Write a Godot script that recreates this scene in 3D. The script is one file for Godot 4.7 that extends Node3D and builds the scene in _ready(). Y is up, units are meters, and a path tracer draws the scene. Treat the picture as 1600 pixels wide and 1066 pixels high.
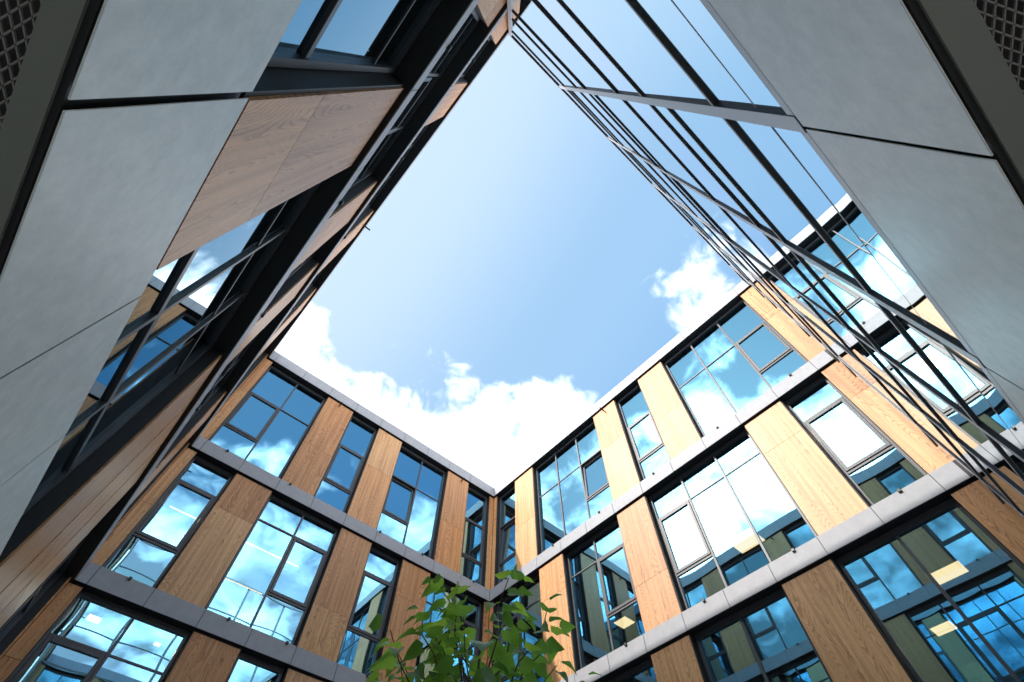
extends Node3D
# A narrow office courtyard seen from its corner, looking steeply up: four wings with fascia bands,
# oak-look panels and coated glass, a sapling in the yard, clouds beyond the roof edge.

const EYE := 1.5                 # camera height; facade heights below are measured from the eye
const DA := 10.686               # wing A: z = -DA, faces +Z
const DB := 8.553                # wing B: x = +DB, faces -X
const DC := 0.6587               # wing C: x = -DC, faces +X
const DD := 0.6548               # wing D: z = +DD, faces -Z
const MODULE := 0.9871
const XA := 0.5155               # first joint of the grid on A and D
const ZB := 0.2837               # first joint of the grid on B and C
const TOP := 13.0
const COPING := 12.585
const B1T := 8.88
const B1B := 8.522
const B2T := 5.467
const B2B := 5.12
const B3T := 2.06
const B3B := 1.71
const GLASS := 0.25              # depth of the panes behind the bands
const FRAME := 0.212
const WOOD := 0.06

var M := {}
var meshes := {}
var rng := RandomNumberGenerator.new()
var face := "A"
var holder: Node3D
var taken := {}

func _ready() -> void:
	rng.seed = 41
	camera_and_light()
	materials()
	ground()
	wing_a()
	wing_b()
	wing_c()
	wing_d()
	ceiling_lights()
	sapling()

# ------------------------------------------------------------------ camera, sky, sun, exposure
func camera_and_light() -> void:
	var cam := Camera3D.new()
	cam.name = "camera"
	add_child(cam)
	cam.position = Vector3(0, EYE, 0)
	cam.rotation = Vector3(1.0633, -0.7263, -0.0031)
	cam.fov = 71.95
	cam.near = 0.05
	cam.far = 400.0
	cam.current = true
	var env := Environment.new()
	env.background_mode = Environment.BG_SKY
	var sky := Sky.new()
	var pan := PanoramaSkyMaterial.new()
	pan.panorama = ImageTexture.create_from_image(sky_image())
	sky.sky_material = pan
	env.sky = sky
	env.tonemap_mode = Environment.TONE_MAPPER_LINEAR
	env.tonemap_exposure = 2.35
	env.sdfgi_enabled = true
	env.ssao_enabled = true
	env.ssil_enabled = true
	var we := WorldEnvironment.new()
	we.name = "world_environment"
	we.environment = env
	add_child(we)
	var sun := DirectionalLight3D.new()
	sun.name = "sun"
	add_child(sun)
	sun.look_at_from_position(Vector3.ZERO, -SUN, Vector3.UP)
	sun.light_energy = 0.6
	sun.light_color = Color(1.0, 0.965, 0.925)
	sun.light_angular_distance = 0.6
	sun.shadow_enabled = true

const SUN := Vector3(-0.7435, 0.632, -0.218)

func ramp(x: float, xs: Array, ys: Array) -> float:
	for i in range(1, xs.size()):
		if x <= xs[i]:
			var t: float = clampf((x - xs[i - 1]) / (xs[i] - xs[i - 1]), 0.0, 1.0)
			return lerpf(ys[i - 1], ys[i], t * t * (3.0 - 2.0 * t))
	return ys[ys.size() - 1]

func sky_image() -> Image:
	var w := 3072
	var h := 1536
	var data := PackedFloat32Array()
	data.resize(w * h * 3)
	var n1 := FastNoiseLite.new()
	n1.noise_type = FastNoiseLite.TYPE_SIMPLEX_SMOOTH
	n1.seed = 4
	n1.frequency = 1.0
	n1.fractal_octaves = 8
	n1.fractal_gain = 0.6
	var n2 := FastNoiseLite.new()
	n2.noise_type = FastNoiseLite.TYPE_SIMPLEX_SMOOTH
	n2.seed = 5
	n2.frequency = 1.0
	n2.fractal_octaves = 4
	var edge := PackedFloat32Array()
	edge.resize(w)
	for i in w:
		edge[i] = ramp(fposmod((i + 0.5) / w * 360.0 + 180.0, 360.0) - 180.0, [-180, -130, -95, -60, -30, 0, 45, 62, 88, 115, 150, 180], [41.0, 44.0, 48.0, 48.0, 53.0, 56.0, 54.5, 52.5, 56.0, 48.0, 41.0, 41.0])
	var sun := SUN.normalized()
	for j in h:
		var el := PI / 2 - (j + 0.5) / h * PI
		var sy := sin(el)
		var cy := cos(el)
		var deg := rad_to_deg(el)
		for i in w:
			var az := (i + 0.5) / w * TAU
			var d := Vector3(sin(az) * cy, sy, -cos(az) * cy)
			var k := (j * w + i) * 3
			if deg < -4.0:
				data[k] = 0.16
				data[k + 1] = 0.16
				data[k + 2] = 0.15
				continue
			var g := rad_to_deg(acos(clampf(d.dot(sun), -1, 1)))
			var near_sun := exp(-g / 24.0)
			var c := Vector3(ramp(g, [0, 48, 70, 100, 180], [0.28, 0.225, 0.137, 0.068, 0.055]), ramp(g, [0, 48, 70, 100, 180], [0.34, 0.295, 0.226, 0.172, 0.155]), ramp(g, [0, 48, 70, 100, 180], [0.41, 0.38, 0.335, 0.32, 0.31]))
			c = c * 1.2 + Vector3(0.5, 0.48, 0.43) * near_sun * near_sun
			var low := exp(-maxf(deg, 0.0) / 14.0)
			c = c.lerp(Vector3(0.5, 0.55, 0.6), low * 0.8)
			# cumulus: a layer seen in perspective
			var s := 1.0 / (sy + 0.22)
			var px := d.x * s * 2.7
			var py := d.z * s * 2.7
			var wx := n2.get_noise_2d(px * 1.3 + 7.0, py * 1.3)
			var wy := n2.get_noise_2d(px * 1.3, py * 1.3 + 19.0)
			var f := n1.get_noise_2d(px + wx * 0.14, py + wy * 0.14)
			var dens := f * 1.25 - (deg - edge[i]) / 17.0 + 0.06 + 0.9 * exp(-pow(g / 7.0, 2.0))
			dens = clampf(dens / 0.95, 0.0, 1.0)
			dens = dens * dens * (3.0 - 2.0 * dens)
			if dens > 0.0:
				var body := n2.get_noise_2d(px * 1.1 + 40.0, py * 1.1) * 0.5 + 0.5
				var light := lerpf(2.3, 0.44, clampf((body * 1.5 - f * 1.3 - 0.08) * dens, 0, 1)) * (1.0 + 1.6 * near_sun)
				c = c.lerp(Vector3(light, light * 1.0, light * 1.02), dens * 0.96)
			data[k] = c.x
			data[k + 1] = c.y
			data[k + 2] = c.z
	return Image.create_from_data(w, h, false, Image.FORMAT_RGBF, data.to_byte_array())

# ------------------------------------------------------------------ materials
func srgb(r: float, g: float, b: float) -> Color:
	return Color(r, g, b).linear_to_srgb()

func mat(called: String, c: Color, rough: float, metal := 0.0) -> StandardMaterial3D:
	var m := StandardMaterial3D.new()
	m.resource_name = called
	m.albedo_color = c
	m.roughness = rough
	m.metallic = metal
	M[called] = m
	return m

func noise_map(seed_: int, freq: float, octaves: int, lo: Color, hi: Color, gain := 0.5) -> ImageTexture:
	var n := FastNoiseLite.new()
	n.seed = seed_
	n.noise_type = FastNoiseLite.TYPE_SIMPLEX_SMOOTH
	n.frequency = freq
	n.fractal_octaves = octaves
	n.fractal_gain = gain
	var grey := n.get_seamless_image(512, 512)
	grey.convert(Image.FORMAT_L8)
	var src := grey.get_data()
	var out := PackedByteArray()
	out.resize(512 * 512 * 3)
	for j in 512:
		for i in 512:
			var v := src[j * 512 + i] / 255.0
			var c := lo.lerp(hi, v)
			var k := (j * 512 + i) * 3
			out[k] = int(c.r * 255.0)
			out[k + 1] = int(c.g * 255.0)
			out[k + 2] = int(c.b * 255.0)
	var im := Image.create_from_data(512, 512, false, Image.FORMAT_RGB8, out)
	im.generate_mipmaps()
	return ImageTexture.create_from_image(im)

func wood_map(seed_: int, light: Vector3, dark: Vector3, density: float) -> ImageTexture:
	# 2 m across by 4 m along the grain: contour figure of flat-sawn ash
	var w := 640
	var h := 1280
	var a := FastNoiseLite.new()
	a.seed = seed_
	a.noise_type = FastNoiseLite.TYPE_SIMPLEX_SMOOTH
	a.frequency = 1.0
	a.fractal_octaves = 2
	a.fractal_gain = 0.35
	var b := FastNoiseLite.new()
	b.seed = seed_ + 3
	b.noise_type = FastNoiseLite.TYPE_SIMPLEX
	b.frequency = 1.0
	b.fractal_octaves = 3
	var out := PackedByteArray()
	out.resize(w * h * 3)
	for j in h:
		var y := j * 4.0 / h
		for i in w:
			var x := i * 2.0 / w
			var f := a.get_noise_2d(x * 1.9, y * 0.33)
			var wob := b.get_noise_2d(x * 9.0, y * 2.4)
			var t := (f * density + x * 7.0 + wob * 0.42)
			t = t - floorf(t)
			var line := t * t * t
			var broad := a.get_noise_2d(x * 2.3 + 50.0, y * 0.35) * 0.5 + 0.5
			var streak := b.get_noise_2d(x * 8.0 + 90.0, y * 0.3)
			var pore := b.get_noise_2d(x * 120.0, y * 7.0)
			var c := light.lerp(dark, clampf(line * 0.7 + broad * 0.34 + streak * 0.3 + pore * 0.15 - 0.02, 0.0, 1.0))
			var k := (j * w + i) * 3
			out[k] = int(255.0 * pow(c.x, 0.4545))
			out[k + 1] = int(255.0 * pow(c.y, 0.4545))
			out[k + 2] = int(255.0 * pow(c.z, 0.4545))
	var im := Image.create_from_data(w, h, false, Image.FORMAT_RGB8, out)
	im.generate_mipmaps()
	return ImageTexture.create_from_image(im)

func materials() -> void:
	var m: StandardMaterial3D
	var woods := [
		wood_map(3, Vector3(0.80, 0.475, 0.225), Vector3(0.36, 0.15, 0.047), 15.0),
		wood_map(29, Vector3(0.76, 0.43, 0.185), Vector3(0.32, 0.125, 0.038), 10.0),
	]
	var tints := [Color(1, 1, 1), Color(1.0, 0.95, 0.9), Color(0.93, 0.88, 0.84)]
	for i in 6:
		m = mat("wood_laminate_%d" % i, tints[i / 2], 0.48)
		m.albedo_texture = woods[i % 2]
	m = mat("fascia_metal", Color.WHITE, 0.55)
	m.albedo_texture = noise_map(7, 0.02, 6, srgb(0.33, 0.34, 0.37), srgb(0.40, 0.41, 0.44), 0.65)
	m.uv1_triplanar = true
	m.uv1_world_triplanar = true
	m.uv1_scale = Vector3(0.4, 0.4, 0.4)
	m = mat("fibre_cement", Color.WHITE, 0.48)
	m.albedo_texture = noise_map(9, 0.02, 7, srgb(0.58, 0.63, 0.625), srgb(0.77, 0.80, 0.79), 0.72)
	m.uv1_triplanar = true
	m.uv1_world_triplanar = true
	m.uv1_scale = Vector3(0.8, 0.8, 0.8)
	mat("frame_anthracite", srgb(0.065, 0.068, 0.078), 0.42)
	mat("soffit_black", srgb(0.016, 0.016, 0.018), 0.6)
	mat("soffit_strip", srgb(0.17, 0.185, 0.165), 0.55)
	mat("light_metal", srgb(0.50, 0.51, 0.55), 0.45)
	mat("black_fitting", srgb(0.02, 0.02, 0.02), 0.4)
	mat("mesh_steel", srgb(0.22, 0.21, 0.20), 0.5, 0.0)
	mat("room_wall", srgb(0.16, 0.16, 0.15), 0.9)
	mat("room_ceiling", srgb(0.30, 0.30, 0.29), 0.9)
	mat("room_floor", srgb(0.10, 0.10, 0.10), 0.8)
	mat("roof_membrane", srgb(0.2, 0.2, 0.2), 0.9)
	mat("render_wall", srgb(0.4, 0.4, 0.39), 0.9)
	var white := Image.create(4, 4, false, Image.FORMAT_RGB8)
	white.fill(Color.WHITE)
	var white_map := ImageTexture.create_from_image(white)
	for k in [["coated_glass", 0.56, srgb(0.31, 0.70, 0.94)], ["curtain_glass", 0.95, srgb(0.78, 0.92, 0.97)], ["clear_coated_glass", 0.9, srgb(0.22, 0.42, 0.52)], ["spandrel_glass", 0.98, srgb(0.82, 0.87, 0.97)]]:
		m = mat(k[0], k[2], 0.0, 1.0)
		m.transparency = BaseMaterial3D.TRANSPARENCY_ALPHA
		m.albedo_color.a = k[1]
		m.albedo_texture = white_map
	m = mat("lamp_panel", srgb(0.8, 0.78, 0.7), 0.5)
	m.emission_enabled = true
	m.emission = Color(1.0, 0.92, 0.70)
	m.emission_energy_multiplier = 0.85
	m = mat("paving", Color.WHITE, 0.8)
	m.albedo_texture = noise_map(21, 0.03, 5, srgb(0.42, 0.41, 0.38), srgb(0.54, 0.53, 0.50))
	m.uv1_triplanar = true
	m.uv1_world_triplanar = true
	m.uv1_scale = Vector3(0.3, 0.3, 0.3)
	for i in 3:
		m = mat("leaf_%d" % i, [srgb(0.055, 0.13, 0.018), srgb(0.075, 0.17, 0.022), srgb(0.04, 0.10, 0.016)][i], 0.42)
		m.backlight_enabled = true
		m.backlight = [srgb(0.36, 0.66, 0.08), srgb(0.62, 0.92, 0.10), srgb(0.22, 0.45, 0.06)][i]
		m.cull_mode = BaseMaterial3D.CULL_DISABLED
	mat("bark", srgb(0.07, 0.055, 0.04), 0.85)

# ------------------------------------------------------------------ shapes
func at(s: float, y: float, d: float) -> Vector3:
	# a point of the current facade: s along it, y above the eye, d behind its outer plane
	match face:
		"A": return Vector3(s, y + EYE, -DA - d)
		"B": return Vector3(DB + d, y + EYE, s)
		"C": return Vector3(-DC - d, y + EYE, s)
	return Vector3(s, y + EYE, DD + d)

func quad(st: SurfaceTool, a: Vector3, b: Vector3, c: Vector3, d: Vector3, uvs := []) -> void:
	# a, b, c, d counter-clockwise seen from outside
	var n := (b - a).cross(c - a).normalized()
	var p := [a, c, b, a, d, c]
	var o := [0, 2, 1, 0, 3, 2]
	for i in 6:
		st.set_normal(n)
		st.set_uv(uvs[o[i]] if uvs else Vector2.ZERO)
		st.add_vertex(p[i])

func add_box(st: SurfaceTool, lo: Vector3, hi: Vector3, c := 0.0) -> void:
	# a box, its edges cut by a chamfer c
	var i0 := lo + Vector3(c, c, c)
	var i1 := hi - Vector3(c, c, c)
	for ax in 3:
		var u := (ax + 1) % 3
		var v := (ax + 2) % 3
		for side in 2:
			var q := []
			for k in 4:
				var p := Vector3.ZERO
				p[ax] = hi[ax] if side else lo[ax]
				p[u] = i1[u] if k in [1, 2] else i0[u]
				p[v] = i1[v] if k in [2, 3] else i0[v]
				q.append(p)
			if side:
				quad(st, q[0], q[1], q[2], q[3])
			else:
				quad(st, q[3], q[2], q[1], q[0])
	if c <= 0.0:
		return
	for ax in 3:                       # chamfers along axis ax
		var u := (ax + 1) % 3
		var v := (ax + 2) % 3
		for su in 2:
			for sv in 2:
				var q := []
				for k in 4:
					var p := Vector3.ZERO
					p[ax] = i1[ax] if k in [1, 2] else i0[ax]
					if k < 2:
						p[u] = hi[u] if su else lo[u]
						p[v] = i1[v] if sv else i0[v]
					else:
						p[u] = i1[u] if su else i0[u]
						p[v] = hi[v] if sv else lo[v]
					q.append(p)
				if su == sv:
					quad(st, q[3], q[2], q[1], q[0])
				else:
					quad(st, q[0], q[1], q[2], q[3])

func begin() -> SurfaceTool:
	var st := SurfaceTool.new()
	st.begin(Mesh.PRIMITIVE_TRIANGLES)
	return st

func put(parent: Node3D, called: String, mesh: Mesh, m: String, where: Vector3) -> MeshInstance3D:
	var o := MeshInstance3D.new()
	o.name = called
	o.mesh = mesh
	o.material_override = null
	o.set_surface_override_material(0, M[m])
	parent.add_child(o, true)
	o.position = where - parent.global_position
	return o

func box(parent: Node3D, called: String, m: String, a: Vector3, b: Vector3, chamfer := 0.0) -> MeshInstance3D:
	# a box between two corners; boxes of one size share a mesh whose origin is the middle of the base
	var lo := a.min(b)
	var hi := a.max(b)
	var size := hi - lo
	var key := "%.4f %.4f %.4f %.4f" % [size.x, size.y, size.z, chamfer]
	if not meshes.has(key):
		var st := begin()
		add_box(st, Vector3(-size.x / 2, 0, -size.z / 2), Vector3(size.x / 2, size.y, size.z / 2), chamfer)
		meshes[key] = st.commit()
	return put(parent, called, meshes[key], m, Vector3((lo.x + hi.x) / 2, lo.y, (lo.z + hi.z) / 2))

func slab(parent: Node3D, called: String, m: String, s0: float, s1: float, y0: float, y1: float, d0: float, d1: float, chamfer := 0.0) -> MeshInstance3D:
	return box(parent, called, m, at(s0, y0, d0), at(s1, y1, d1), chamfer)

func wing(label: String, where: Vector3) -> Node3D:
	var o := Node3D.new()
	o.name = "office_wing" if not taken.has("office_wing") else "office_wing_%03d" % taken["office_wing"]
	taken["office_wing"] = taken.get("office_wing", 0) + 1
	add_child(o)
	o.position = where
	o.set_meta("label", label)
	o.set_meta("category", "building")
	o.set_meta("group", "wings around the courtyard")
	return o

func grid(k: float) -> float:
	return XA + k * MODULE if face in ["A", "D"] else ZB - k * MODULE

func wood_panel(parent: Node3D, s0: float, s1: float, y0: float, y1: float) -> void:
	# one oak-look board, its figure taken from its own piece of the pattern
	var lo := minf(s0, s1)
	var hi := maxf(s0, s1)
	var w := hi - lo
	var h := y1 - y0
	var st := begin()
	var t := 0.02
	var u0 := rng.randf() * (2.0 - w) / 2.0
	var v0 := rng.randf() * maxf(0.0, 4.0 - h) / 4.0
	var du := w / 2.0
	var dv := h / 4.0
	var uv := [Vector2(u0, v0 + dv), Vector2(u0 + du, v0 + dv), Vector2(u0 + du, v0), Vector2(u0, v0)]
	if rng.randf() < 0.5:
		uv = [uv[1], uv[0], uv[3], uv[2]]
	var a := at(lo, y0, WOOD)
	var b := at(hi, y0, WOOD)
	var mid := at((lo + hi) / 2, y0, WOOD + t)
	# local frame: e along, up, n outward
	var n := (at(0, 0, 0) - at(0, 0, 1)).normalized()
	var e := Vector3.UP.cross(n)
	var l := -e * w / 2 + n * t
	var r := e * w / 2 + n * t
	var up := Vector3.UP * h
	var back := -n * t
	quad(st, l, r, r + up, l + up, uv)
	quad(st, l + back, r + back, r, l, [uv[0], uv[1], uv[1], uv[0]])
	quad(st, l + up, r + up, r + up + back, l + up + back, [uv[3], uv[2], uv[2], uv[3]])
	quad(st, l + back, l, l + up, l + up + back, [uv[0], uv[0], uv[3], uv[3]])
	quad(st, r, r + back, r + up + back, r + up, [uv[1], uv[1], uv[2], uv[2]])
	put(parent, "wood_panel", st.commit(), "wood_laminate_%d" % (rng.randi() % 6), mid)
	assert(a != b)

func cladding(parent: Node3D, s0: float, s1: float, y0: float, y1: float, joint: float, trim := 0.028) -> void:
	# a strip of cladding with one horizontal joint and the dark carrier behind it
	var lo := minf(s0, s1)
	var hi := maxf(s0, s1)
	slab(parent, "cladding_carrier", "soffit_black", lo + 0.005, hi - 0.005, y0, y1, WOOD + 0.022, GLASS + 0.05)
	var top := y1 - 0.045
	if joint > y0:
		wood_panel(parent, lo + trim, hi - trim, y0 + 0.002, joint - 0.003)
		wood_panel(parent, lo + trim, hi - trim, joint + 0.003, top)
	else:
		wood_panel(parent, lo + trim, hi - trim, y0 + 0.002, top)

func pane_mesh(w: float, h: float) -> Mesh:
	# a slightly bulging sheet of glass in the plane of the facade, origin at the middle of its base
	var key := "pane %s %.3f %.3f" % [face, w, h]
	if meshes.has(key):
		return meshes[key]
	var n := (at(0, 0, 0) - at(0, 0, 1)).normalized()
	var e := Vector3.UP.cross(n)
	var st := begin()
	st.set_smooth_group(0)
	var nx := 6
	var ny := 8
	var bulge := 0.0008
	for j in ny:
		for i in nx:
			for o in [[0, 0], [1, 1], [1, 0], [0, 0], [0, 1], [1, 1]]:
				var u: float = (i + o[0]) / float(nx)
				var v: float = (j + o[1]) / float(ny)
				var f := sin(PI * u) * sin(PI * v) * bulge
				var gu := PI * cos(PI * u) * sin(PI * v) * bulge / w
				var gv := PI * sin(PI * u) * cos(PI * v) * bulge / h
				st.set_normal((n - e * gu - Vector3.UP * gv).normalized())
				st.set_uv(Vector2(u, v))
				st.add_vertex(e * (u - 0.5) * w + Vector3.UP * v * h + n * f)
	meshes[key] = st.commit()
	return meshes[key]

func pane(parent: Node3D, s0: float, s1: float, y0: float, y1: float, d: float, m := "coated_glass", tilt := 0.0) -> void:
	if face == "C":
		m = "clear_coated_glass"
	var w := absf(s1 - s0)
	var o := put(parent, "pane", pane_mesh(w, y1 - y0), m, at((s0 + s1) / 2, y0, d))
	var n := (at(0, 0, 0) - at(0, 0, 1)).normalized()
	var e := Vector3.UP.cross(n)
	o.rotation = Vector3.UP * rng.randfn(0.0, 0.0016) + e * (rng.randfn(0.0, 0.0014) - tilt)

func ring(parent: Node3D, called: String, m: String, s0: float, s1: float, y0: float, y1: float, w: float, d0: float, d1: float, tilt := 0.0) -> MeshInstance3D:
	# a rectangular frame with members w wide
	var lo := minf(s0, s1)
	var hi := maxf(s0, s1)
	var key := "ring %s %.3f %.3f %.3f %.3f" % [face, hi - lo, y1 - y0, w, d1 - d0]
	var base := at((lo + hi) / 2, y0, d0)
	if not meshes.has(key):
		var st := begin()
		for r in [[lo, lo + w, y0, y1], [hi - w, hi, y0, y1], [lo + w, hi - w, y0, y0 + w], [lo + w, hi - w, y1 - w, y1]]:
			var a := at(r[0], r[2], d0) - base
			var b := at(r[1], r[3], d1) - base
			add_box(st, a.min(b), a.max(b), 0.003)
		meshes[key] = st.commit()
	var o := put(parent, called, meshes[key], m, base)
	if tilt != 0.0:
		var n := (at(0, 0, 0) - at(0, 0, 1)).normalized()
		o.rotation = Vector3.UP.cross(n) * -tilt
	return o

func window(parent: Node3D, s0: float, cells: String, y0: float, y1: float, t_top: float, t_low: float) -> void:
	# cells: S = opening sash between two transoms, O = the same, tilted open, F = fixed with one transom, P = one tall pane
	var dir := 1.0 if face in ["A", "D"] else -1.0
	var s1 := s0 + dir * MODULE * cells.length()
	window_span(parent, s0, s1, cells, y0, y1, t_top, t_low)

func window_span(parent: Node3D, s0: float, s1: float, cells: String, y0: float, y1: float, t_top: float, t_low: float) -> void:
	var f := "frame_anthracite"
	var fw := 0.055
	var head := y1 - 0.10
	var lo := minf(s0, s1)
	var hi := maxf(s0, s1)
	# the outer frame is the window itself
	var base := at((lo + hi) / 2, y0, FRAME)
	var st := begin()
	for r in [[lo + 0.004, lo + fw, y0, y1 - 0.002], [hi - fw, hi - 0.004, y0, y1 - 0.002], [lo + fw, hi - fw, y0, y0 + 0.05], [lo + fw, hi - fw, head, y1 - 0.002]]:
		var a := at(r[0], r[2], FRAME) - base
		var b := at(r[1], r[3], GLASS + 0.05) - base
		add_box(st, a.min(b), a.max(b))
	var win := put(parent, "window", st.commit(), f, base)
	var n := cells.length()
	for k in n:
		var c0 := s0 + (s1 - s0) * k / n
		var c1 := s0 + (s1 - s0) * (k + 1) / n
		var x0 := minf(c0, c1)
		var x1 := maxf(c0, c1)
		var l := x0 + (fw if is_equal_approx(x0, lo) else 0.024)
		var r := x1 - (fw if is_equal_approx(x1, hi) else 0.024)
		if k > 0:
			slab(win, "mullion", f, c0 - 0.024, c0 + 0.024, y0 + 0.05, head, FRAME + 0.012, GLASS + 0.04, 0.003)
		var kind := cells[k]
		if kind == "P":
			pane(win, l, r, y0 + 0.05, head, GLASS)
			continue
		if kind == "F":
			slab(win, "transom", f, l, r, t_top - 0.016, t_top + 0.016, GLASS - 0.02, GLASS + 0.03)
			pane(win, l, r, y0 + 0.05, t_top - 0.016, GLASS)
			pane(win, l, r, t_top + 0.016, head, GLASS)
			continue
		if kind == "T":
			slab(win, "transom", f, l, r, t_top - 0.014, t_top + 0.014, GLASS - 0.012, GLASS + 0.03)
			slab(win, "transom", f, l, r, t_low - 0.03, t_low + 0.03, FRAME + 0.012, GLASS + 0.04, 0.003)
			pane(win, l, r, y0 + 0.05, t_low - 0.03, GLASS)
			pane(win, l, r, t_low + 0.03, t_top - 0.014, GLASS)
			pane(win, l, r, t_top + 0.014, head, GLASS)
			continue
		slab(win, "transom", f, l, r, t_top - 0.024, t_top + 0.024, FRAME + 0.012, GLASS + 0.04, 0.003)
		slab(win, "transom", f, l, r, t_low - 0.024, t_low + 0.024, FRAME + 0.012, GLASS + 0.04, 0.003)
		pane(win, l, r, y0 + 0.05, t_low - 0.024, GLASS)
		pane(win, l, r, t_top + 0.024, head, GLASS)
		var tilt := 0.075 if kind == "O" else 0.0
		ring(win, "sash", f, l + 0.006, r - 0.006, t_low + 0.03, t_top - 0.03, 0.062, FRAME - 0.006, GLASS + 0.03, tilt)
		pane(win, l + 0.068, r - 0.068, t_low + 0.092, t_top - 0.092, GLASS - 0.01, "coated_glass", tilt)

func band(parent: Node3D, called: String, y0: float, y1: float, s0: float, s1: float, hooks := []) -> void:
	# a horizontal fascia: a dark carrier with soffit, and one sheet of metal to each module
	var lo := minf(s0, s1)
	var hi := maxf(s0, s1)
	var b := slab(parent, called, "soffit_black", lo - 0.3, hi + 0.3, y0 + 0.004, y1 - 0.002, 0.012, GLASS + 0.3)
	var cuts := [lo]
	for k in range(-14, 15):
		var g := grid(k)
		if g > lo + 0.12 and g < hi - 0.12:
			cuts.append(g)
	cuts.append(hi)
	cuts.sort()
	for i in cuts.size() - 1:
		slab(b, called + "_panel", "fascia_metal", cuts[i] + 0.005, cuts[i + 1] - 0.005, y0, y1, 0.0, 0.011, 0.002)
	for h in hooks:
		slab(b, "anchor_eye", "black_fitting", h - 0.028, h + 0.028, y1 - 0.045, y1 + 0.012, -0.035, -0.001, 0.006)

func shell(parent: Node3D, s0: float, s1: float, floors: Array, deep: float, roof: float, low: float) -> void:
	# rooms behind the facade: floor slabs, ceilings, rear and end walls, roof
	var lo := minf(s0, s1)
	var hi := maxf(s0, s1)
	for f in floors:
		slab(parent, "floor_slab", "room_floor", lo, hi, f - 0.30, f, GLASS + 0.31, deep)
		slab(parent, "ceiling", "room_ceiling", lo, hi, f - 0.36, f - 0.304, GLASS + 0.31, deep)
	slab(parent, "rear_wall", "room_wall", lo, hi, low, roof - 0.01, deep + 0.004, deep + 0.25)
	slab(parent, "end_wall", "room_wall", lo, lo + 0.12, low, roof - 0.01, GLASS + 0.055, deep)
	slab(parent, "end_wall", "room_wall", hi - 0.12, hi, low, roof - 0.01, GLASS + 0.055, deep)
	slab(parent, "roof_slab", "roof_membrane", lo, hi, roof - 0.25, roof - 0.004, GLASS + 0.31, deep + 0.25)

# ------------------------------------------------------------------ setting
func ground() -> void:
	var st := begin()
	quad(st, Vector3(-150, 0, 150), Vector3(150, 0, 150), Vector3(150, 0, -150), Vector3(-150, 0, -150))
	var o := put(self, "ground", st.commit(), "paving", Vector3.ZERO)
	o.set_meta("kind", "structure")
	o.set_meta("label", "pale stone paving of the courtyard floor")
	o.set_meta("category", "ground")

const R1T := 11.19    # transom and sash heights by storey
const R1L := 9.73
const R2T := 7.79
const R2L := 6.33
const R3T := 4.39
const R3L := 2.93

func storey(parent: Node3D, row: int, plan: Array) -> void:
	# plan: [grid number, "W", joint, cells wide] or [grid number, cells]
	var y0: float = [B1T, B2T, B3T, -EYE][row - 1]
	var y1: float = [COPING, B1B, B2B, B3B][row - 1]
	var tt: float = [R1T, R2T, R3T, 0.95][row - 1]
	var tl: float = [R1L, R2L, R3L, -0.5][row - 1]
	for p in plan:
		if p[1] == "W":
			var n: int = p[3] if p.size() > 3 else 1
			for i in n:
				cladding(parent, grid(p[0] + i), grid(p[0] + i + 1), y0, y1, p[2])
		else:
			window(parent, grid(p[0]), p[1], y0, y1, tt, tl)

func ends(parent: Node3D, edge: float, joint_of: Array) -> void:
	# the narrow strips of cladding that close a facade at its corners
	for row in 4:
		var y0: float = [B1T, B2T, B3T, -EYE][row]
		var y1: float = [COPING, B1B, B2B, B3B][row]
		var g: float = joint_of[0]
		cladding(parent, edge, g, y0, y1, joint_of[1 + row], 0.004)

func wing_a() -> void:
	face = "A"
	var w := wing("shaded wing at the back left with brown wood panels and deep blue windows", Vector3(3.9, 0, -DA - 2.0))
	band(w, "coping", COPING, TOP, -DC, DB)
	band(w, "band", B1B, B1T, -DC, DB, [0.05, 1.77, 4.55, 6.0, 7.9])
	band(w, "band", B2B, B2T, -DC, DB, [0.05, 1.98, 3.25, 5.2, 7.4])
	band(w, "band", B3B, B3T, -DC, DB, [0.05, 2.0, 4.6])
	storey(w, 1, [[-1, "SF"], [1, "W", 10.42], [2, "S"], [3, "W", 10.87], [4, "OF"], [6, "W", 10.43], [7, "S"]])
	storey(w, 2, [[-1, "S"], [0, "W", 7.49], [1, "FS"], [3, "W", 6.44], [4, "S"], [5, "W", 7.49], [6, "FS"]])
	storey(w, 3, [[-1, "SF"], [1, "W", 2.6], [2, "S"], [3, "W", 4.1], [4, "FS"], [6, "W", 2.6], [7, "S"]])
	storey(w, 4, [[-1, "PP"], [1, "W", 0.0], [2, "PPPP"], [6, "W", 0.0], [7, "P"]])
	ends(w, -DC - 0.055, [grid(-1), 10.9, 6.9, 3.9, 0.0])
	ends(w, DB + 0.055, [grid(8), 10.9, 7.5, 3.9, 0.0])
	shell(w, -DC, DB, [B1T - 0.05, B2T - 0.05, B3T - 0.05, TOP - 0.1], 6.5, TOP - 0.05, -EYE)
	corner_filler(w, -DC, -DA, -1, -1, -EYE)
	corner_filler(w, DB, -DA, 1, -1, -EYE)
	for x in [1.95, 7.05]:
		slab(w, "drain_spout", "black_fitting", x - 0.018, x + 0.018, COPING - 0.19, COPING - 0.155, -0.16, WOOD - 0.001, 0.006)

func corner_filler(parent: Node3D, x: float, z: float, sx: float, sz: float, low: float) -> void:
	# the dark block behind an inner corner where two facades meet
	box(parent, "corner_filler", "soffit_black", Vector3(x + sx * 0.062, low + EYE, z + sz * 0.084), Vector3(x + sx * 0.6, TOP + EYE - 0.06, z + sz * 0.6))

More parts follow.
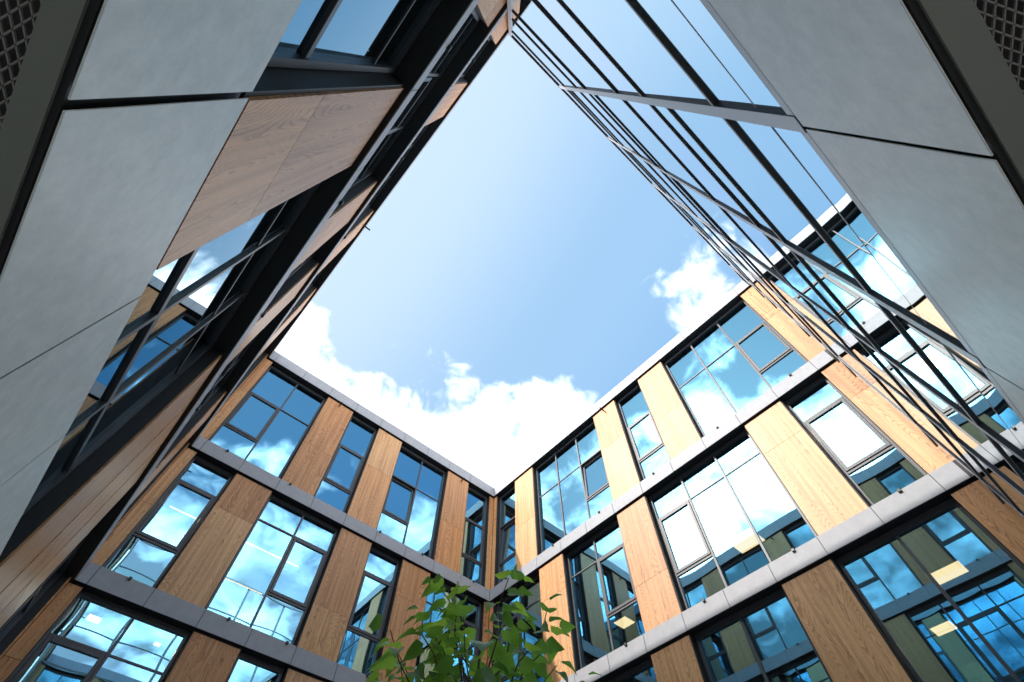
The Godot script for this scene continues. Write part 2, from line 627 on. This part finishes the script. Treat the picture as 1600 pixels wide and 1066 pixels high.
func wing_b() -> void:
	face = "B"
	var w := wing("sunlit wing at the back right with pale wood panels and cloud-reflecting windows", Vector3(DB + 2.0, 0, -5.0))
	band(w, "coping", COPING, TOP, -DA, DD)
	band(w, "band", B1B, B1T, -DA, DD, [-9.9, -7.9, -6.1, -4.2, -2.2, -0.2])
	band(w, "band", B2B, B2T, -DA, DD, [-8.3, -6.1, -4.1, -2.15, -0.2])
	band(w, "band", B3B, B3T, -DA, DD, [-4.1, -2.15])
	storey(w, 1, [[0, "SFF"], [3, "W", 10.42], [4, "S"], [5, "W", 10.88], [6, "OFF"], [9, "W", 10.42], [10, "O"]])
	storey(w, 2, [[0, "S"], [1, "W", 7.53], [2, "FFS"], [5, "W", 6.47], [6, "SF"], [8, "W", 7.49], [9, "FS"]])
	storey(w, 3, [[0, "PP"], [2, "W", 2.3], [3, "PP"], [5, "W", 2.3], [6, "PP"], [8, "W", 4.1], [9, "FS"]])
	storey(w, 4, [[0, "PP"], [2, "W", 0.0], [3, "PPPP"], [7, "W", 0.0], [8, "PPP"]])
	ends(w, DD + 0.055, [grid(0), 10.95, 7.5, 2.4, 0.0])
	ends(w, -DA - 0.055, [grid(11), 10.9, 7.5, 3.9, 0.0])
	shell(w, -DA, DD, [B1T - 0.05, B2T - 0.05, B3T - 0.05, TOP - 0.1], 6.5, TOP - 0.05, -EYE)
	slab(w, "drain_spout", "black_fitting", -5.15, -5.114, COPING - 0.19, COPING - 0.155, -0.16, WOOD - 0.001, 0.006)

func soffit(parent: Node3D, y: float, d0: float, lo: float, hi: float, strip: float) -> void:
	# underside of the overhang: a metal edge strip, then expanded metal under a dark void
	slab(parent, "edge_strip", "soffit_strip", lo, hi, y - 0.004, y + 0.004, d0 + 0.036, strip)
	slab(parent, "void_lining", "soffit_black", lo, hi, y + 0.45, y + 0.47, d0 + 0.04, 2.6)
	slab(parent, "ground_floor_wall", "render_wall", lo, hi, -EYE, y + 0.45, 2.62, 2.8)
	# expanded metal: diamonds 31 by 62 mm, as far as the frame can see of it
	var st := begin()
	var a := 0.023
	var b := 0.0115
	var t := 0.0017
	var base := at(0, y + 0.006, strip)
	var s := -0.1
	if face == "D":
		s = 0.0
	var cols := 34
	for i in range(-8, 46):
		for j in cols:
			for side in [-1.0, 1.0]:
				var c: float = (s - i * 2 * a) if face == "C" else (s + i * 2 * a)
				var dd := strip + (2 * j + 1) * b
				var p := at(c - side * a, y + 0.006, dd - b * 1.0) - base
				var q := at(c, y + 0.006, dd + b * 0.0) - base
				bar(st, p, q, t)
				p = at(c, y + 0.006, dd) - base
				q = at(c + side * a, y + 0.006, dd + b) - base
				bar(st, p, q, t)
	put(parent, "expanded_metal", st.commit(), "mesh_steel", base).set_meta("kind", "stuff")

func bar(st: SurfaceTool, p: Vector3, q: Vector3, r: float) -> void:
	var e := (q - p).normalized()
	var u := e.cross(Vector3.UP).normalized() * r
	var v := Vector3.UP * r * 1.4
	quad(st, p - u - v, p + u - v, q + u - v, q - u - v)
	quad(st, p - u + v, q - u + v, q + u + v, p + u + v)
	quad(st, p - u - v, q - u - v, q - u + v, p - u + v)
	quad(st, p + u - v, p + u + v, q + u + v, q + u - v)

func wing_c() -> void:
	face = "C"
	var w := wing("near left wing seen steeply from below with wood panels and wide black soffits", Vector3(-DC - 2.0, 0, -5.0))
	band(w, "coping", COPING, TOP, -DA, DD)
	band(w, "band", B1B, B1T, -DA, DD, [-0.2, -2.2, -4.1, -6.1])
	band(w, "band", B2B, B2T, -DA, DD, [-0.2, -2.2, -4.1, -6.1])
	storey(w, 1, [[0, "S"], [1, "W", 11.0], [2, "FSF"], [5, "W", 10.4], [6, "FS"], [8, "W", 10.9], [9, "SF"]])
	storey(w, 2, [[0, "FSF"], [3, "W", 6.5], [4, "S"], [5, "W", 7.5], [6, "FSF"], [9, "W", 6.5], [10, "S"]])
	storey(w, 3, [[0, "T"], [1, "W", 2.91], [2, "TTT"], [5, "W", 3.05, 3], [8, "TTF"]])
	ends(w, DD + 0.055, [grid(0), 11.0, 7.5, 2.9, 0.0])
	ends(w, -DA - 0.055, [grid(11), 10.9, 7.5, 3.9, 0.0])
	shell(w, -DA, DD, [B1T - 0.05, B2T - 0.05, B3T - 0.05, TOP - 0.1], 5.5, TOP - 0.05, 1.6)
	slab(w, "drain_spout", "black_fitting", -5.15, -5.114, COPING - 0.19, COPING - 0.155, -0.16, WOOD - 0.001, 0.006)
	corner_filler(w, -DC, DD, -1, 1, 1.7)
	corner_filler(w, DB, DD, 1, 1, 1.7)
	# tall fibre cement fascia over the ground floor
	slab(w, "fascia_carrier", "soffit_black", -DA, DD, 1.062, 1.775, -0.008, 0.004)
	var cuts := [DD, 0.365, -0.615, -1.6, -2.575, -3.62, -4.62, -5.61, -6.6, -7.58, -8.57, -9.56, -DA]
	for i in cuts.size() - 1:
		slab(w, "fascia_panel", "fibre_cement", cuts[i] - (0.014 if i == 2 else 0.006), cuts[i + 1] + (0.012 if i == 1 else 0.006), 1.04, 1.79, -0.03, -0.0255, 0.0012)
	soffit(w, 1.056, -0.03, -DA, DD, 0.066)

func wing_d() -> void:
	face = "D"
	var w := wing("near right wing with a mirror-like glass wall of dark horizontal bars", Vector3(4.0, 0, DD + 2.0))
	var p := 0.02
	var glass := "curtain_glass"
	var posts := []
	for k in 6:
		posts.append(0.985 + 1.72 * k)
	var edges := [-DC + 0.002]
	for x in posts:
		if x < DB - 0.1:
			edges.append(x)
	edges.append(DB - 0.002)
	var bays := edges.size() - 1
	# roof edge
	var cop := slab(w, "coping", "soffit_black", -DC, DB, 12.985, 13.06, 0.004, 0.6)
	for i in bays:
		slab(cop, "coping_panel", "light_metal", edges[i] + 0.0005, edges[i + 1] - 0.0005, 12.98, 13.065, -0.008, 0.003)
	for i in edges.size():
		if i == 0:
			slab(w, "corner_post", "light_metal", -DC + 0.003, -DC + 0.08, 2.09, 12.975, 0.0, 0.1, 0.004)
		elif i < bays:
			var post := slab(w, "post", "frame_anthracite", edges[i] - 0.045, edges[i] + 0.045, 2.09, 12.90, 0.003, p + 0.03)
			slab(post, "cover_strip", "light_metal", edges[i] - 0.045, edges[i] + 0.045, 2.09, 12.90, 0.0, 0.0025)
	for i in bays:
		var l: float = edges[i] + (0.045 if i > 0 else 0.08)
		var r: float = edges[i + 1] - (0.045 if i + 1 < bays else 0.0)
		var bars := [2.95, 4.6, 5.77, 8.35, 9.47, 11.68]
		if i > 0:
			bars = [2.95, 4.08, 4.6, 5.77, 7.8, 8.35, 9.47, 11.0, 11.68]
		var mid := (l + r) / 2
		# the glazing of one bay is a window: its bars and panes are the parts
		var base := at(mid, 2.15, p)
		var st := begin()
		var b0 := at(l, 2.15, p + 0.02) - base
		var b1 := at(r, 2.19, p + 0.07) - base
		add_box(st, b0.min(b1), b0.max(b1))
		var win := put(w, "window", st.commit(), "frame_anthracite", base)
		slab(win, "sill", "light_metal", l + 0.001, r - 0.001, 2.085, 2.148, 0.004, p + 0.05, 0.003)
		slab(win, "glazing_bar", "light_metal", l, r, 2.453, 2.461, p - 0.0015, p + 0.02)
		pane(win, l, r, 2.15, 2.452, p, glass)
		pane(win, l, r, 2.462, bars[0], p, glass)
		for k in bars.size():
			var y: float = bars[k]
			var up: float = bars[k + 1] if k + 1 < bars.size() else 12.98
			slab(win, "transom", "frame_anthracite", l, r, y, y + 0.042, 0.006, p + 0.03)
			slab(win, "transom_cap", "light_metal", l, r, y + 0.002, y + 0.026, 0.002, 0.0055)
			if y in [4.6, 8.35, 11.68]:
				pane(win, l, r, y + 0.042, up, p, "spandrel_glass")
			else:
				pane(win, l, r, y + 0.042, up, p, glass)
	slab(w, "fascia_carrier", "soffit_black", -DC, DB, 1.242, 2.06, 0.022, 0.034)
	for i in bays:
		slab(w, "fascia_panel", "fibre_cement", edges[i] + 0.008 + (0.012 if i else 0.0), edges[i + 1] - 0.0 + (0.004 if i + 1 < bays else -0.008), 1.22, 2.07, 0.0, 0.0045, 0.0012)
	shell(w, -DC, DB, [B1T - 0.05, B2T - 0.05, 1.95, 13.0], 5.5, 12.9, 1.6)
	soffit(w, 1.236, 0.0, -DC, DB, 0.112)

# ------------------------------------------------------------------ lamps behind the glass
func lamp(x: float, z: float, y: float, sx: float, sz: float, label: String, called := "ceiling_light") -> void:
	var o := Node3D.new()
	o.name = called if not taken.has(called) else "%s_%03d" % [called, taken[called]]
	taken[called] = taken.get(called, 0) + 1
	add_child(o)
	o.position = Vector3(x, y + EYE, z)
	o.set_meta("label", label)
	o.set_meta("category", "lamp")
	o.set_meta("group", "ceiling lamps in the offices")
	box(o, "housing", "light_metal", o.position + Vector3(-sx / 2, 0.012, -sz / 2), o.position + Vector3(sx / 2, 0.055, sz / 2))
	box(o, "light_diffuser", "lamp_panel", o.position + Vector3(-sx / 2 + 0.012, 0, -sz / 2 + 0.012), o.position + Vector3(sx / 2 - 0.012, 0.0115, sz / 2 - 0.012))
	var l := AreaLight3D.new()
	l.area_size = Vector2(sx - 0.03, sz - 0.03)
	l.light_energy = 0.35
	l.light_color = Color(1.0, 0.93, 0.78)
	l.shadow_enabled = true
	o.add_child(l)
	l.position = Vector3(0, -0.01, 0)
	l.rotation = Vector3(-PI / 2, 0, 0)

func ceiling_lights() -> void:
	var y2 := B1T - 0.05 - 0.36 - 0.056
	var y3 := B2T - 0.05 - 0.36 - 0.056
	lamp(11.9, -3.95, y2, 0.75, 0.75, "square ceiling lamp behind the wide glaring window of the sunlit wing")
	lamp(10.05, -0.47, y2, 0.48, 0.45, "small square lamp behind the single window right of the pale wood panel")
	lamp(12.27, -8.65, y2, 0.48, 0.48, "square lamp behind the window nearest the sapling on the sunlit wing")
	lamp(10.33, -0.58, y3, 0.42, 0.54, "upper of two lit panels in the large dark window at bottom right")
	lamp(11.89, -1.36, y3, 0.37, 0.38, "lower of two lit panels in the large dark window at bottom right")
	lamp(0.11, -12.87, y2, 0.72, 0.06, "thin linear lamp behind the leftmost single window of the shaded wing", "linear_light")
	lamp(2.63, -12.87, y2, 1.6, 0.06, "upper thin linear lamp behind the double window of the shaded wing", "linear_light")
	lamp(2.65, -14.69, y2, 1.2, 0.06, "lower thin linear lamp behind the double window of the shaded wing", "linear_light")
	lamp(-0.02, -11.42, y3, 0.24, 0.24, "tiny square lamp behind the bottom left window, left of its pair")
	lamp(1.16, -11.48, y3, 0.14, 0.14, "tiny square lamp behind the bottom left window, right pane")

# ------------------------------------------------------------------ sapling
func leaf_mesh(k: int) -> Mesh:
	# heart-shaped blade with a drawn-out tip, folded along its midrib; stalk end at the origin, tip towards +Z
	var r := RandomNumberGenerator.new()
	r.seed = 100 + k
	var prof := [[-0.10, 0.20], [0.0, 0.36], [0.14, 0.46], [0.32, 0.47], [0.50, 0.39], [0.68, 0.25], [0.84, 0.11], [1.0, 0.0]]
	var st := begin()
	var fold := 0.22 + 0.22 * r.randf()
	var curl := 0.15 + 0.35 * r.randf()
	var wave := r.randf() * TAU
	for side in [-1.0, 1.0]:
		var last_m := Vector3(0, 0, 0)
		var last_i := Vector3.ZERO
		var last_e := Vector3.ZERO
		for i in prof.size():
			var z: float = prof[i][0]
			var x: float = prof[i][1] * (1.0 + 0.07 * sin(i * 2.1 + wave + side))
			var zm := maxf(z, 0.0)
			var mid := Vector3(0, -curl * zm * zm, zm)
			var e := Vector3(side * x, mid.y + x * fold + 0.03 * sin(i * 1.9 + wave), z)
			var inner := Vector3(side * x * 0.5, mid.y + x * fold * 0.62, lerpf(zm, z, 0.5))
			if i > 0:
				for t in [[last_m, mid, inner], [last_m, inner, last_i], [last_i, inner, e], [last_i, e, last_e]]:
					if side < 0:
						t = [t[0], t[2], t[1]]
					for p in t:
						st.add_vertex(p)
			last_m = mid
			last_i = inner
			last_e = e
	st.generate_normals()
	return st.commit()

func tube(st: SurfaceTool, pts: Array, r0: float, r1: float, n := 7) -> void:
	for i in pts.size() - 1:
		var a: Vector3 = pts[i]
		var b: Vector3 = pts[i + 1]
		var e := (b - a).normalized()
		var u := e.cross(Vector3(0.31, 0.2, 0.93)).normalized()
		var v := e.cross(u)
		var ra := lerpf(r0, r1, i / float(pts.size() - 1))
		var rb := lerpf(r0, r1, (i + 1) / float(pts.size() - 1))
		for k in n:
			var f := TAU * k / n
			var g := TAU * (k + 1) / n
			var p := u * cos(f) + v * sin(f)
			var q := u * cos(g) + v * sin(g)
			quad(st, a + p * ra, a + q * ra, b + q * rb, b + p * rb)

func sapling() -> void:
	var r := RandomNumberGenerator.new()
	r.seed = 77
	var t := Node3D.new()
	t.name = "young_tree"
	add_child(t)
	var head := deg_to_rad(37.0)
	var dist := 3.25
	t.position = Vector3(sin(head) * dist, 0, -cos(head) * dist)
	t.set_meta("label", "young green tree with large heart-shaped leaves at the bottom centre")
	t.set_meta("category", "tree")
	var leaves := []
	for k in 12:
		leaves.append(leaf_mesh(k))
	var trunk := [Vector3(0, 0, 0), Vector3(0.02, 0.9, 0.01), Vector3(-0.01, 1.7, -0.02), Vector3(0.02, 2.3, 0.0), Vector3(0.0, 2.95, 0.02)]
	var st := begin()
	tube(st, trunk, 0.035, 0.012, 9)
	put(t, "trunk", st.commit(), "bark", t.position)
	var count := 0
	for i in 26:
		var y := 2.15 + 0.85 * pow((i + 0.5) / 26.0, 0.9)
		var az := i * 2.39996 + r.randf() * 0.5
		var out := Vector3(cos(az), 0, sin(az))
		var reach := lerpf(0.66, 0.30, (i + 0.5) / 26.0) * (0.8 + 0.4 * r.randf())
		var rise := lerpf(0.55, 0.72, r.randf())
		var p := Vector3(0.01, y, 0.0)
		var pts := [p]
		var seg := 6
		for k in seg:
			var f := (k + 1) / float(seg)
			pts.append(p + out * reach * f + Vector3(r.randfn(0, 0.02), rise * f * (0.75 + 0.25 * f), r.randfn(0, 0.02)))
		st = begin()
		tube(st, pts, 0.0085, 0.003, 5)
		put(t, "branch", st.commit(), "bark", t.position)
		var n := 11
		for k in n:
			if count >= 290:
				break
			var f := 0.36 + 0.64 * k / (n - 1.0)
			var idx := mini(int(f * seg), seg - 1)
			var q: Vector3 = pts[idx].lerp(pts[idx + 1], f * seg - idx)
			var laz := az + (1.2 if k % 2 else -1.2) * (1.0 - 0.5 * f) + r.randfn(0, 0.45)
			if k == n - 1:
				laz = az
			var dir := Vector3(cos(laz), 0.18 + r.randfn(0, 0.28), sin(laz)).normalized()
			var stalk := q + dir * (0.035 + 0.04 * r.randf()) + Vector3(0, 0.015, 0)
			var size := (0.085 + 0.06 * r.randf()) * (0.85 if k == n - 1 else 1.0)
			var droop := dir + Vector3(0, -0.12 - 0.4 * r.randf(), 0)
			var o := MeshInstance3D.new()
			o.name = "leaf"
			o.mesh = leaves[r.randi() % leaves.size()]
			o.set_surface_override_material(0, M["leaf_%d" % (r.randi() % 3)])
			t.add_child(o, true)
			var zax := droop.normalized()
			var roll := r.randfn(0, 0.5)
			var xax := Vector3.UP.cross(zax).normalized().rotated(zax, roll)
			o.transform = Transform3D(Basis(xax, zax.cross(xax), zax).scaled(Vector3(size, size, size)), stalk)
			count += 1
